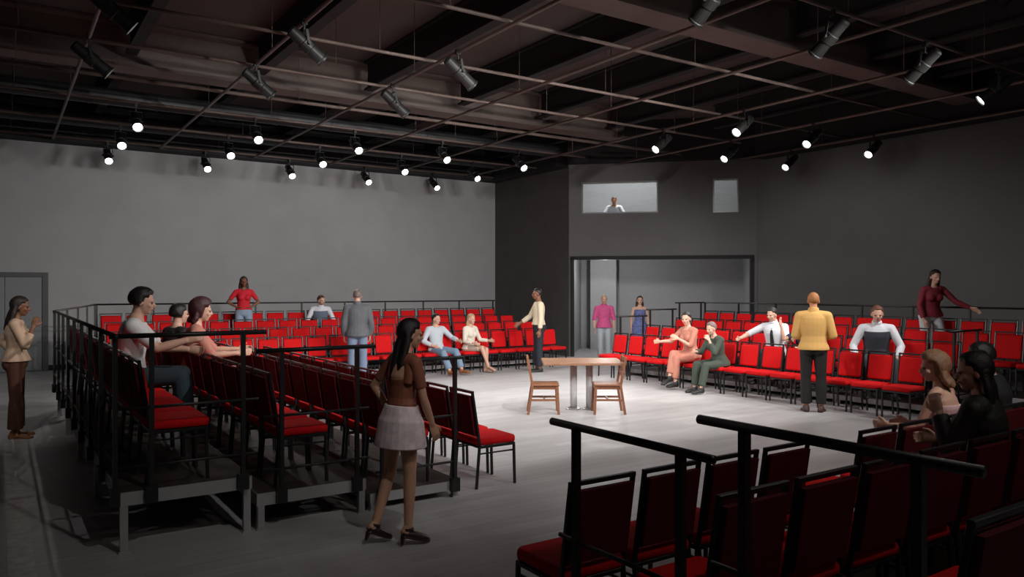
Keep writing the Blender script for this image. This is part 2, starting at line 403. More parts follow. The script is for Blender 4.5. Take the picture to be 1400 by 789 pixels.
for k, (x0, x1) in LXT.items():
    for j in range(4):
        y0 = 6.1 + 1.8 * j
        platform(x0, x1, y0, y0 + 1.8, HT[k], '%s tier platform of the left bank, %s from its near end' % (TN[k], ORD[j]), 'platforms of the left bank')
    nr = 4 if k == 1 else 5
    for j in range(nr):
        y0 = 12.97 - 1.8 * 4 if k == 1 else 4.72; ln = 1.8 if k == 1 else 1.65; y0 += ln * j
        platform(15 - x1, 15 - x0, y0, y0 + ln, HT[k], '%s tier platform of the right bank, %s from its near end' % (TN[k], ORD[j]), 'platforms of the right bank')
FYT = {1: (15.5, 16.42), 2: (16.44, 17.36), 3: (17.38, 18.32)}
for k, (y0, y1) in FYT.items():
    for j in range(5):
        x0 = 1.7 + 1.98 * j
        platform(x0, x0 + 1.98, y0, y1, HT[k], '%s tier platform of the far bank, %s from its left end' % (TN[k], ORD[j]), 'platforms of the far bank')
for k, (y0, y1) in {1: (1.97, 2.88), 2: (1.02, 1.94)}.items():
    for j in range(3):
        x0 = 2.2 + 1.8 * j
        platform(x0, x0 + 1.8, y0, y1, HT[k], '%s tier platform of the near bank, %s from its left end' % (TN[k], ORD[j]), 'platforms of the near bank')

# ------------------------------------------------------------------ railings
def railing(p, q, zb, posts, label, m=None, over=.06, rails=(.6, .18), r=.018, grp=None):
    """p, q: (x, y) ends; zb: deck height; posts: fractions along the rail"""
    p, q = V((p[0], p[1], 0)), V((q[0], q[1], 0)); L = (q - p).length; d = (q - p).normalized()
    t = thing('railing', label, 'railing', (p.x, p.y, zb), math.atan2(d.y, d.x), grp)
    m = m or M['rail']
    g = G(); g.tube([(-over, 0, 1.12), (L + over, 0, 1.12)], r, 12); g.obj('handrail', m, t, smooth=True)
    for z in rails:
        g = G(); g.tube([(0, 0, z), (L, 0, z)], .011, 8); g.obj('crossbar', m, t, smooth=True)
    for f in posts:
        x = f * L
        g = G(); g.bar((x, 0, -.08), (x, 0, 1.11), .032); po = g.obj('post', m, t)
        g = G(); g.box(x - .04, x + .04, -.03, .03, -.09, .03); g.obj('clamp', m, po)
    return t
e = .02
railing((.70 - e, 6.1), (.70 - e, 13.3), HT[3], [i / 8 for i in range(9)], 'black railing along the back of the left bank')
railing((.70, 6.1 - e), (1.68, 6.1 - e), HT[3], [.22, .88], 'highest black railing closing the near end of the left bank')
railing((1.72, 6.1 - e), (2.6, 6.1 - e), HT[2], [.16, .88], 'middle height black railing at the near end of the left bank')
railing((2.66, 6.1 - e), (3.46, 6.1 - e), HT[1], [.08, .97], 'lowest black railing at the near end of the left bank, beside the walking woman')
railing((2.2 - e, 2.86), (2.2 - e, 1.99), HT[1], [.14, .88], 'black railing at the left end of the near bank, lower and farther section')
railing((2.2 - e, 1.94), (2.2 - e, 1.06), HT[2], [.17, .87], 'black railing at the left end of the near bank, closest to the camera')
railing((1.7, 18.34), (11.6, 18.34), HT[3], [i / 9 for i in range(10)], 'long thin railing behind the top row of the far bank')
dk = mat('thin grey railing', (.09, .09, .09), .5)
railing((.68, 13.4), (1.66, 18.3), 0, [0, .25, .5, .75, 1], 'grey railing slanting between the left and far banks', dk, rails=(.6,), r=.018).location.z = .44
railing((14.32, 4.75), (14.32, 12.95), HT[3], [i / 8 for i in range(9)], 'long railing behind the top row of the right bank')
for k in (3, 2, 1):
    a, b = 15 - LXT[k][1], 15 - LXT[k][0]
    railing((a + .03, 12.97), (b - .03, 12.97), HT[k], [.08, .92], '%s railing closing the far end of the right bank' % {3: 'highest', 2: 'middle', 1: 'lowest'}[k])
    yn = 5.73 if k == 1 else 4.68
    railing((a + .03, yn), (b - .03, yn), HT[k], [.08, .92], '%s railing closing the near end of the right bank' % {3: 'highest', 2: 'middle', 1: 'lowest'}[k])

# ------------------------------------------------------------------ banquet chairs
def make_chair():
    """faces local +Y, origin on the floor under the middle of the seat"""
    t = thing('banquet_chair', 'x', 'chair')
    W = .215
    g = G()
    # domed cushion
    n = 8; rs = []
    for z, s in ((.405, .93), (.412, .985), (.44, 1.0), (.462, .985), (.474, .94)):
        rs.append([V((W * s * a, .215 * s * b, z)) for a, b in ((-1, -.92), (-.92, -1), (.92, -1), (1, -.92), (1, .9), (.9, 1), (-.9, 1), (-1, .9))])
    g.rings(rs); g.add([rs[-1][i] for i in range(8)] + [V((0, 0, .482))], [(i, (i + 1) % 8, 8) for i in range(8)])
    g.obj('seat', M['red'], t, smooth=True)
    # backrest pad, leaning back
    y = lambda z: -.205 - (z - .45) * .16
    g = G(); rs = []
    for d, s in ((-.022, .97), (-.016, 1), (.012, 1), (.026, .96), (.032, .88)):
        rs.append([V((.19 * s * a, y(.695 + .185 * s * b) + d, .695 + .185 * s * b)) for a, b in ((-1, -.9), (-.9, -1), (.9, -1), (1, -.9), (1, .9), (.9, 1), (-.9, 1), (-1, .9))])
    g.rings(rs); br = g.obj('backrest', M['red'], t, smooth=False)
    g = G(); z0, z1 = .506, .884; g.add([V((s * .1935, y(z) + d, z)) for z in (z0, z1) for s in (-1, 1) for d in (-.036, .006)], [(0, 1, 3, 2), (4, 6, 7, 5), (0, 4, 5, 1), (2, 3, 7, 6), (0, 2, 6, 4), (1, 5, 7, 3)]); g.obj('back_shade_shell', M['shell'], br)['label'] = 'added shell with painted shade on the rear of the backrest'  # added cover that carries the painted shade of the chair back
    g = G()
    for s in (-1, 1): g.bar((s * .208, y(.40), .40), (s * .208, y(.92), .92), .024, .024, (0, 1, 0))
    g.bar((-.22, y(.92), .92), (.22, y(.92), .92), .026, .024)
    g.bar((-.2, y(.50), .50), (.2, y(.50), .50), .018, .018)
    g.obj('back_frame', M['frame'], t, bev=.003, seg=1)
    g = G()
    for s in (-1, 1): g.bar((s * .208, -.2, .392), (s * .208, .2, .392), .024)
    for b in (-.195, .195): g.bar((-.208, b, .392), (.208, b, .392), .024)
    for s in (-1, 1): g.bar((s * .208, -.2, .33), (s * .208, .19, .33), .014)
    g.obj('seat_frame', M['frame'], t, bev=.003, seg=1)
    for s in (-1, 1):
        g = G(); g.bar((s * .208, .19, .39), (s * .208, .2, .0), .024, .024, (0, 1, 0)); g.obj('leg', M['frame'], t, bev=.003, seg=1)
        g = G(); g.bar((s * .208, -.2, .41), (s * .208, -.235, .0), .024, .024, (0, 1, 0)); g.obj('leg', M['frame'], t, bev=.003, seg=1)
    return t
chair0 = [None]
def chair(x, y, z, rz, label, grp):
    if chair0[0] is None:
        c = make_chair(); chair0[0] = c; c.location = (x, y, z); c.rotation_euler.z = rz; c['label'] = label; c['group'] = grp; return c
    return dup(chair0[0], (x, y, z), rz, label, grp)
RW = ['front', 'second', 'third', 'top']
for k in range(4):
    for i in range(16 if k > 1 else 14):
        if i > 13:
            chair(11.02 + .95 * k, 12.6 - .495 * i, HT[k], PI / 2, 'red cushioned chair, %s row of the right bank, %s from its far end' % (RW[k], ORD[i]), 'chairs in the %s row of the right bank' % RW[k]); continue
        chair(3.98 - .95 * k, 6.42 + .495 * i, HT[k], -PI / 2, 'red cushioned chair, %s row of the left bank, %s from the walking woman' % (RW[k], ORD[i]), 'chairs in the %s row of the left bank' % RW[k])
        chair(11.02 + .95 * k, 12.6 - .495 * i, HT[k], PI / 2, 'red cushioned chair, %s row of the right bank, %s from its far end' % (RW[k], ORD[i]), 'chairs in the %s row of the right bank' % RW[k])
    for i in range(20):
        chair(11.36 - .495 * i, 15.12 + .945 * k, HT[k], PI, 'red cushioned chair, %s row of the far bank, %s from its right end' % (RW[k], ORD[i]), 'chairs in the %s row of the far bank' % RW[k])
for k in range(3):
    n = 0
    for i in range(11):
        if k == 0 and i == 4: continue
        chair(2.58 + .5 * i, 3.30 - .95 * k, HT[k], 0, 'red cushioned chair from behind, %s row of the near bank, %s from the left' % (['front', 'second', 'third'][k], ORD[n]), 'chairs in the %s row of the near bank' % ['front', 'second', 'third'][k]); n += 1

# ------------------------------------------------------------------ stage table and two wooden chairs
VR = -math.radians(33.74)
def at(px, D, z=0):
    t = (px - 700) / 1048; return V((D * (.5554 + t * .8316), D * (.8316 - t * .5554), z))
tb = thing('stage_table', 'brown wooden table on two steel columns in the middle of the stage', 'table', at(795, 12.1), VR)
g = G(); g.box(-.62, .62, -.45, .45, .725, .765); g.obj('tabletop', M['woodt'], tb, bev=.008)
g = G(); g.box(-.3, .3, -.05, .05, .7, .725); g.obj('bracket', M['steel'], tb)
for s in (-1, 1):
    x = s * .125
    g = G(); g.tube([(x, 0, .02), (x, 0, .72)], .055, 20); co = g.obj('column', M['white'], tb, smooth=True)
    g = G(); g.tube([(x, 0, 0), (x, 0, .012), (x, 0, .02), (x, 0, .03)], [.115, .115, .1, .05], 24); g.obj('foot', M['steel'], co)
def wood_chair():
    t = thing('wooden_chair', 'brown wooden chair at the left side of the stage table, turned right', 'chair', at(744, 11.72), VR - PI / 2)
    g = G(); g.box(-.21, .21, -.2, .22, .43, .46); g.obj('seat', M['wood'], t, bev=.01)
    for s in (-1, 1):
        g = G(); g.bar((s * .18, .19, .44), (s * .19, .21, 0), .038, .038, (0, 1, 0)); g.obj('leg', M['wood'], t, bev=.004)
        g = G(); g.bar((s * .19, -.18, .44), (s * .19, -.25, 0), .038, .038, (0, 1, 0)); g.obj('leg', M['wood'], t, bev=.004)
        g = G(); g.bar((s * .19, -.18, .42), (s * .19, -.26, .87), .036, .036, (0, 1, 0)); g.obj('back_post', M['wood'], t, bev=.004)
    for z in (.83, .72, .6):
        yy = -.18 - (z - .42) * .178
        g = G(); g.bar((-.19, yy, z), (.19, yy, z), .02, .06 if z > .8 else .045); g.obj('back_slat', M['wood'], t, bev=.004)
    g = G()
    for s in (-1, 1): g.bar((s * .19, -.21, .22), (s * .185, .2, .22), .02, .03)
    g.bar((-.185, 0, .22), (.185, 0, .22), .02, .03); g.obj('stretcher', M['wood'], t)
    g = G()
    for s in (-1, 1): g.box(s * .18 - .01, s * .18 + .01, -.18, .19, .38, .43)
    g.box(-.18, .18, .18, .2, .38, .43); g.box(-.18, .18, -.2, -.18, .38, .43); g.obj('apron', M['wood'], t)
    return t
wc = wood_chair()
dup(wc, at(830, 11.72), VR + PI / 2, 'brown wooden chair at the right side of the stage table, turned left')
# work lamp over the passage under the booth
p = chamfer(.95, .6, 2.9)
wl = thing('ceiling_lamp', 'small lit work lamp under the lintel of the passage below the booth', 'lamp', p)
g = G(); g.tube([(0, 0, .05), (0, 0, -.03)], .05, 16); g.obj('base', M['steel'], wl)
g = G(); g.ball((0, 0, -.07), .055); g.obj('bulb', M['bulb'], wl, smooth=True)
def point(name, loc, e, size=.15, parent=None, col=(1, 1, 1)):
    l = bpy.data.lights.new(name, 'POINT'); l.energy = e; l.shadow_soft_size = size; l.color = col
    o = bpy.data.objects.new(name, l); C.objects.link(o); o.location = loc
    if parent is not None: o.parent = parent
    return o
point('work_lamp_light', (0, 0, -.2), 80, .06, wl)
bl = thing('booth_lamp', 'lamp on the control booth ceiling behind the window', 'lamp', chamfer(1.6, .85, ZC - .02))
g = G(); g.box(-.5, .5, -.1, .1, -.06, 0); g.obj('base', M['steel'], bl)
g = G(); g.box(-.48, .48, -.08, .08, -.075, -.06); g.obj('diffuser', M['bulb'], bl)
point('booth_lamp_light', (0, 0, -.25), 330, .2, bl)

# added unseen fill lamps over the near bank, behind the camera
hl = thing('fill_light', 'added round black fill lamp over the back of the near bank, left one', 'fill lamp', (3.0, -.5, 5.4), 0, 'added fill lamps behind the camera')
g = G(); g.tube([(0, 0, .1), (0, 0, ZC - 5.41)], .012, 8); g.obj('stem', M['lamp'], hl)
g = G(); g.tube([(0, 0, .12), (0, 0, .08), (0, 0, .0)], [.05, .12, .2], 24); g.obj('lamp_shade', M['lamp'], hl)
g = G(); g.ball((0, 0, -.03), .07); g.obj('bulb', M['bulb'], hl, smooth=True)
h2 = dup(hl, (6.2, -.5, 5.4), 0, 'added round black fill lamp over the back of the near bank, right one')
for h_, e_ in ((hl, 32), (h2, 75)): point('fill_light_beam', (0, 0, -.2), e_, .1, h_, (1, .95, .9))

# ------------------------------------------------------------------ people
def ME(n, c, r=.8, **k):
    if n not in M: M[n] = mat(n, c, r, **k)
    return M[n]
SK = {'light': ME('light skin', (.62, .36, .26), .55), 'tan': ME('tan skin', (.60, .33, .21), .5), 'brown': ME('brown skin', (.2, .085, .045), .5), 'warm': ME('warm light skin', (.6, .27, .14), .5)}
HR = {'dark': ME('dark brown hair', (.018, .01, .008), .5, noise_amt=.4, nscale=60, bump=.5, bscale=120), 'black': ME('black hair', (.008, .006, .006), .45, noise_amt=.3, nscale=60, bump=.5, bscale=120),
      'brown': ME('brown hair', (.07, .03, .018), .5, noise_amt=.35, nscale=60, bump=.5, bscale=120), 'red': ME('red brown hair', (.13, .05, .03), .5, noise_amt=.35, nscale=60, bump=.5, bscale=120),
      'blonde': ME('blonde hair', (.42, .27, .14), .5, noise_amt=.35, nscale=60, bump=.5, bscale=120), 'light': ME('light brown hair', (.24, .12, .06), .55, noise_amt=.4, nscale=60, bump=.5, bscale=120), 'ginger': ME('close cropped ginger hair', (.33, .13, .04), .7, noise_amt=.2, nscale=80),
      'aub': ME('dark auburn hair', (.05, .014, .016), .5, noise_amt=.35, nscale=60, bump=.5, bscale=120), 'grey': ME('grey brown hair', (.16, .12, .11), .6, noise_amt=.3, nscale=60)}
M['eye'] = ME('dark eye', (.02, .015, .012), .2); M['lip'] = ME('lips', (.35, .08, .07), .5)
def rotm(yaw=0, pitch=0, roll=0):
    """yaw turns to the person's left, pitch nods down, roll tips to the right"""
    return Matrix.Rotation(yaw, 3, 'Z') @ Matrix.Rotation(-pitch, 3, 'X') @ Matrix.Rotation(roll, 3, 'Y')
R_ = math.radians
def U(x, y, z): return V((x, y, z)).normalized()
class Person:
    def __init__(s, label, loc, face, H=1.72, sex='m', skin='light', lean=0, bend=0, side=0, pz=.94, arms=None, legs=None, head=(0, 0, 0), vs=.010, group=None, shw=1.0, girth=1.0, twist=0):
        """face: world direction the hips face; lean and bend in degrees forward; arms: {'l': (upper, fore, curl)}; legs: {'l': (thigh, shin, toe)}"""
        s.k = H / 1.72; s.sex = sex; s.skin = SK[skin]; s.vs = vs / s.k
        f = V((face[0], face[1], 0)).normalized()
        s.t = thing('person', label, 'person', loc, math.atan2(f.y, f.x) - PI / 2, group)
        s.t.scale = (s.k,) * 3
        s.P = V((0, 0, pz)); s.gi = girth
        s.sw = (.185 if sex == 'm' else .16) * shw; s.hw = .155 if sex == 'm' else .165
        s.lean, s.bend, s.side, s.twist = R_(lean), R_(bend), R_(side), R_(twist)
        # spine samples
        s.sp = []; p = s.P.copy(); N = 16; st = .56 / N
        for i in range(N + 1):
            fr = i / N; a = s.lean + s.bend * fr
            Rm = Matrix.Rotation(s.side * fr, 3, 'Y') @ Matrix.Rotation(-a, 3, 'X') @ Matrix.Rotation(s.twist * fr, 3, 'Z')
            s.sp.append((p.copy(), Rm)); p = p + Rm @ V((0, 0, st))
        hy, hp, hr = [R_(v) for v in head]
        top, Rm = s.at(.55)
        s.HR = Matrix.Rotation(s.side * .5, 3, 'Y') @ Matrix.Rotation(-(s.lean + s.bend) * .45, 3, 'X') @ rotm(hy, hp, hr)
        s.neck0 = s.at(.49)[0]; s.HC = top + Rm @ V((0, .015, .02)) + s.HR @ V((0, .012, .098))
        s.sh = {}; s.arm = {}; s.leg = {}
        for c, sg in (('l', -1), ('r', 1)):
            q, Rq = s.at(.445); s.sh[c] = q + Rq @ V((sg * s.sw, 0, 0))
            u, fo, curl = (arms or {}).get(c, (U(sg * .12, .0, -1), U(sg * .02, .15, -1), 20))
            e = s.sh[c] + u.normalized() * .285; w = e + fo.normalized() * .25
            s.arm[c] = (s.sh[c], e, w, fo.normalized(), curl)
            hp_ = s.P + V((sg * .09, 0, -.02))
            th, shn, toe = (legs or {}).get(c, (U(sg * .03, .02, -1), U(0, -.02, -1), U(sg * .2, 1, 0)))
            kn = hp_ + th.normalized() * .43; an = kn + shn.normalized() * .405
            s.leg[c] = (hp_, kn, an, toe.normalized(), shn.normalized())
        s.build_body()
    def at(s, u):
        f = max(0, min(1, u / .56)) * 16; i = min(15, int(f)); a = f - i
        p = s.sp[i][0].lerp(s.sp[i + 1][0], a)
        if u < 0: p = s.sp[0][0] + s.sp[0][1] @ V((0, 0, u))
        return p, s.sp[i][1]
    def prof(s):
        g = s.gi
        if s.sex == 'm': L = [(-.10, .10, .085), (-.06, .150, .108), (0, .160, .112), (.07, .150, .105), (.16, .140 * g, .100 * g), (.26, .155 * g, .108 * g), (.35, .172, .115), (.42, .178, .105), (.47, .150, .085), (.51, .085, .065), (.55, .058, .056)]
        else: L = [(-.10, .10, .085), (-.06, .155, .112), (0, .168, .118), (.07, .150, .105), (.16, .118 * g, .088 * g), (.25, .128 * g, .094 * g), (.33, .145, .115), (.40, .148, .102), (.455, .125, .078), (.50, .07, .056), (.55, .048, .048)]
        return L
    def torso(s, g, u0, u1, off, flare=0):
        L = s.prof(); rs = []
        n = 20; us = [u0] + [l[0] for l in L if u0 + .015 < l[0] < u1 - .015] + [u1]
        for u in us:
            for a, b in zip(L, L[1:]):
                if a[0] <= u <= b[0]: break
            f = max(0, min(1, (u - a[0]) / (b[0] - a[0]))); wx = a[1] + (b[1] - a[1]) * f + off; wy = a[2] + (b[2] - a[2]) * f + off
            fl = flare * max(0, (.12 - u)) if u < .12 else 0
            p, Rm = s.at(u)
            rs.append([p + Rm @ V(((wx + fl) * math.cos(2 * PI * j / n), (wy + fl) * math.sin(2 * PI * j / n), 0)) for j in range(n)])
        g.rings(rs)
    def limb(s, g, pts, rr, off, f0=0, f1=1):
        """tapered chain; f1 cuts it short (1 = whole)"""
        pts = [V(p) for p in pts]; n = len(pts) - 1
        for i in range(n):
            a, b = i / n, (i + 1) / n
            if f1 <= a: break
            q = pts[i + 1]; r1 = rr[i + 1]
            if f1 < b: k = (f1 - a) * n; q = pts[i].lerp(pts[i + 1], k); r1 = rr[i] + (rr[i + 1] - rr[i]) * k
            g.tube([pts[i], q], [rr[i] + off, r1 + off], 14)
            g.ball(pts[i], rr[i] + off, None, 14, 9)
            if f1 >= b and i < n - 1: g.ball(q, r1 + off, None, 14, 9)
    def armr(s): m = s.sex == 'm'; return [.054, .047, .040, .042, .028] if m else [.045, .038, .033, .034, .023]
    def armp(s, c):
        a, e, w, f, _ = s.arm[c]; return [a, a.lerp(e, .5), e, e.lerp(w, .35), w]
    def legr(s): m = s.sex == 'm'; return [.088, .075, .055, .056, .037] if m else [.088, .072, .050, .050, .033]
    def legp(s, c):
        h, k, a, t, _ = s.leg[c]; return [h, h.lerp(k, .45), k, k.lerp(a, .3), a]
    def hand(s, g, c):
        a, e, w, f, curl = s.arm[c]; sg = 1 if c == 'r' else -1
        x = V((sg, 0, 0)); nrm = x - f * x.dot(f)              # back of the hand faces outwards
        if nrm.length < .3: nrm = V((0, 0, 1)) - f * f.z
        nrm.normalize(); wd = f.cross(nrm).normalized()        # across the knuckles
        if wd.dot(V((0, 1, .3))) < 0: wd = -wd                 # thumb side forwards
        g.tube([w - f * .01, w + f * .03, w + f * .085], [.028, .038, .040], 12, .42, nrm)
        cl = R_(curl)
        for i, (o, L) in enumerate(((.030, .072), (.010, .080), (-.010, .075), (-.029, .058))):
            p = w + f * .083 + wd * o; d = f.copy(); r = .0105
            pts = [p - f * .02]; rr = [r]
            for j in range(3):
                ang = cl * (j + .6) * .9; d = (f * math.cos(ang) - nrm * math.sin(ang)).normalized()
                pts.append(p); rr.append(r - j * .0008); p = p + (d + wd * o * 1.2 * (j == 0)).normalized() * L / 3 * (1.15 - .1 * j)
            pts.append(p); rr.append(.0085)
            for q0, q1, r0, r1 in zip(pts, pts[1:], rr, rr[1:]): g.pill(q0, q1, r0, r1, 8)
        q = w + f * .02 + wd * .028; q1 = q + (f * .7 + wd * .65 - nrm * .15).normalized() * .042; q2 = q1 + (f * .95 + wd * .15 - nrm * .3).normalized() * .034
        g.pill(q, q1, .015, .0115, 8); g.pill(q1, q2, .0115, .0095, 8)
    def build_body(s):
        g = G(); s.torso(g, -.10, .55, 0)
        s.limb(g, [s.neck0, s.HC - s.HR @ V((0, .02, .05))], [.056, .050] if s.sex == 'm' else [.047, .043], 0)
        R = s.HR; c = s.HC; H = lambda x, y, z: c + R @ V((x, y, z))
        g.ball(H(0, -.012, .025), (.074, .092, .088), R, 18, 12)       # cranium
        g.ball(H(0, .022, -.028), (.058, .068, .078), R, 16, 10)       # face
        g.ball(H(0, .052, -.082), (.032, .032, .026), R, 12, 8)        # chin
        g.ball(H(0, .070, .022), (.05, .02, .014), R, 12, 8)           # brow
        g.tube([H(0, .082, .012), H(0, .108, -.022)], [.008, .0135], 8); g.ball(H(0, .100, -.024), (.017, .013, .009), R, 8, 6)
        g.ball(H(0, .084, -.052), (.026, .012, .012), R, 10, 6)
        for sg in (-1, 1):
            g.ball(H(sg * .078, -.008, -.012), (.009, .018, .030), R, 10, 7)
            g.ball(H(sg * .040, .060, -.025), (.022, .02, .02), R, 8, 6)
        if s.sex == 'f':
            for sg in (-1, 1):
                p, Rm = s.at(.325); g.ball(p + Rm @ V((sg * .066, .085, 0)), (.058, .05, .058), Rm, 12, 8)
        p, Rm = s.at(0)
        for sg in (-1, 1): g.ball(p + Rm @ V((sg * .075, -.055, -.03)), (.085, .075, .085), Rm, 12, 8)
        for c_ in 'lr':
            s.limb(g, s.armp(c_), s.armr(), 0); s.hand(g, c_); s.limb(g, s.legp(c_), s.legr(), 0)
            sg = 1 if c_ == 'r' else -1; p, Rm = s.at(.43)
            s.limb(g, [p + Rm @ V((sg * s.sw * .55, 0, .02)), s.sh[c_]], [.06, s.armr()[0]], 0)
            h, k, a, t, sd = s.leg[c_]
            g.pill(a, a - V((0, 0, .0)) - t * .03 + sd * .045, .035, .033, 10)
            g.tube([a - t * .03 + sd * .055, a + t * .07 + sd * .06, a + t * .15 + sd * .072, a + t * .175 + sd * .074], [.034, .04, .042, .025], 12, .5, (0, 0, 1))
        s.body = g.voxel('body', s.skin, s.vs, s.t, 3, .5)
        e = G()
        for sg in (-1, 1): e.ball(H(sg * .031, .078, .003), (.0125, .007, .0075), R, 10, 7)
        e.obj('eye', M['eye'], s.body, smooth=True)
        e = G(); e.ball(H(0, .095, -.053), (.021, .006, .0075), R, 12, 6); e.obj('mouth', M['lip'], s.body, smooth=True)
    def cloth(s, name, m, parts, label=None, off=.014, hem=None):
        """parts: list of (what, arguments)"""
        g = G()
        for p in parts:
            if p[0] == 'torso':
                s.torso(g, p[1], p[2], p[3] if len(p) > 3 else off, p[4] if len(p) > 4 else (.28 if -.095 < p[1] < .06 else 0))
                if s.sex == 'f' and p[2] > .36:
                    for sg in (-1, 1):
                        q, Rm = s.at(.325); o2 = p[3] if len(p) > 3 else off; g.ball(q + Rm @ V((sg * .066, .085, 0)), (.058 + o2, .05 + o2, .058 + o2), Rm, 12, 8)
                if p[1] < -.095:
                    q, Rm = s.at(0); o2 = off
                    for sg in (-1, 1): g.ball(q + Rm @ V((sg * .075, -.055, -.03)), (.085 + o2, .075 + o2, .085 + o2), Rm, 12, 8)
            elif p[0] == 'arms':
                for c_ in (p[2] if len(p) > 2 else 'lr'):
                    s.limb(g, s.armp(c_), s.armr(), off, f1=p[1]); sg = 1 if c_ == 'r' else -1; q, Rm = s.at(.43)
                    s.limb(g, [q + Rm @ V((sg * s.sw * .55, 0, .02)), s.sh[c_]], [.06, s.armr()[0]], off)
            elif p[0] == 'legs':
                o2 = p[2] if len(p) > 2 else off; rr = s.legr(); fl = p[3] if len(p) > 3 else .008
                rr = [rr[0], rr[1], rr[2] + fl * .5, rr[3] + fl, rr[4] + fl * 2.2]
                for c_ in 'lr': s.limb(g, s.legp(c_), rr, o2, f1=p[1])
            elif p[0] == 'collar':
                q = s.at(.505)[0]; s.limb(g, [q, s.neck0.lerp(s.HC, .42)], [.058, .055] if s.sex == 'm' else [.05, .046], off)
            elif p[0] == 'skirt':      # p[1]: how far down the thighs, p[2]: flare
                n = 24; rs = []; q, Rm = s.at(.10)
                kl, kr = [s.leg[c_][0].lerp(s.leg[c_][1], p[1]) for c_ in 'lr']; mid = (kl + kr) / 2
                hl, hr = [s.leg[c_][0] for c_ in 'lr']; h = (hl + hr) / 2
                L = s.prof(); ax = (mid - h).normalized()
                for j in range(7):
                    f = j / 6; ctr = (q.lerp(h, f * 2) if f < .5 else h.lerp(mid, f * 2 - 1))
                    wx = .13 + off + (.04 + .02) * min(1, f * 2) + p[2] * max(0, f - .4) * .6; wy = .10 + off + .03 * min(1, f * 2) + p[2] * max(0, f - .4) * .6
                    zz = -Rm.col[2].lerp(-ax, f) if False else (Rm.col[2] * (1 - f) - ax * f).normalized()
                    X = V((1, 0, 0)); X = (X - zz * X.dot(zz)).normalized(); Y = zz.cross(X)
                    rs.append([ctr + X * wx * math.cos(2 * PI * i / n) + Y * wy * math.sin(2 * PI * i / n) for i in range(n)])
                g.rings(rs)
        o = g.voxel(name, m, s.vs, s.t, 4, .5)
        if label: o['label'] = label
        return o
    def shoes(s, m, heel=0):
        for c_ in 'lr':
            h, k, a, t, sd = s.leg[c_]; g = G()
            b = a - t * .035 + sd * .06
            g.tube([b - t * .02, a + t * .04 + sd * .055, a + t * .10 + sd * .068, a + t * .165 + sd * .078, a + t * .195 + sd * .08], [.03, .043, .05, .047, .025], 12, .62, (0, 0, 1))
            if not heel: g.pill(a + sd * .02 - t * .015, b, .047, .045)
            g.tube([a - t * .05 + sd * .088, a + t * .04 + sd * .09, a + t * .12 + sd * .092, a + t * .19 + sd * .094], [.033, .036, .045, .032], 12, .28, (0, 0, 1))
            if heel:
                g.tube([a - t * .045 + sd * .085, a - t * .05 + sd * (.085 + heel)], [.022, .011], 10)
                g.tube([a + sd * .01, a + sd * .03], [.047, .047], 12)
            g.voxel('shoe', m, min(s.vs, .008), s.t, 2, .4)
    def hair(s, m, style='short', length=.3, sweep=(0, -1, -1), width=.07):
        R = s.HR; c = s.HC; g = G(); H = lambda x, y, z: c + R @ V((x, y, z))
        n, mm = 28, 20; rs = []
        big = {'short': 1.08, 'long': 1.13, 'bob': 1.3, 'crop': 1.035, 'curly': 1.2}[style]
        low = {'short': -.05, 'long': -.09, 'bob': -.10, 'crop': -.045, 'curly': -.05}[style]
        for i in range(1, mm):
            a = PI * i / mm; r = []
            for j in range(n):
                b = 2 * PI * j / n; d = V((math.sin(a) * math.cos(b), math.sin(a) * math.sin(b), math.cos(a)))
                hz = .42 if abs(d.x) < .62 else .1
                face = max(0, min(1, (d.y - .12) / .25)) * max(0, min(1, (hz + .25 - d.z) / .2))
                k = big * (1 - face * .35)
                wv = 1 + (.03 if style in ('curly', 'bob') else .012) * math.sin(7 * b + 3 * a) * math.sin(9 * a)
                v = V((d.x * .080, d.y * .099, d.z * .098)) * k * wv
                if v.z < low: v = V((v.x * .93, min(v.y, -.02) if style in ('short', 'crop') else v.y * .96, low - (low - v.z) * .25))
                r.append(H(v.x, v.y - .014, v.z + .024))
            rs.append(r)
        g.rings(rs)
        if style in ('long', 'bob'):
            sw = V(sweep).normalized(); L = length
            for sg in (-1, 0, 1):
                p0 = H(sg * .052, -.045 - (0 if sg else .02), 0)
                p1 = H(sg * .068, -.05 - (0 if sg else .035), -.10)
                p2 = p1 + sw * L * .5; p3 = p1 + sw * L + V((-sg * .02, 0, 0))
                g.tube([p0, p1, p2, p3], [.04, .044, .042, .016], 12, .75, (0, 1, 0)); g.ball(p0, .04)
        return g.voxel('hair', m, min(s.vs, .009), s.t, 2, .4)
def seated(toe=1.0, spread=.12, kn=.02, sh=(0, .1, -1)):
    return {c: (U(sg * spread, 1, kn), U(sg * sh[0], sh[1], sh[2]), U(sg * .15, 1, 0)) for c, sg in (('l', -1), ('r', 1))}
TOV = lambda x, y: V((7.5 - x, 9.2 - y))       # towards the stage from a spot

# ---- woman standing at the far left
p = Person('woman in beige jumper and brown trousers standing alone at the far left, hand raised', (.17, 11.65, 0), (1, -.1), 1.79, 'f', 'brown',
           arms={'r': (U(.25, .45, -1), U(-.15, .35, 1), 45), 'l': (U(-.3, -.75, -.9), U(.3, .7, -.75), 25)}, head=(0, 12, 0), vs=.009)
p.cloth('jumper', ME('beige knit', (.62, .42, .29), .9, bump=.3, bscale=150), [('torso', .0, .50), ('arms', .86)])
p.cloth('trousers', ME('brown trousers', (.10, .035, .02), .85), [('torso', -.1, .1), ('legs', .97, .014, .018)])
p.hair(HR['dark'], 'long', .22, (0, -.3, -1)); p.shoes(ME('tan leather', (.3, .12, .05), .5))
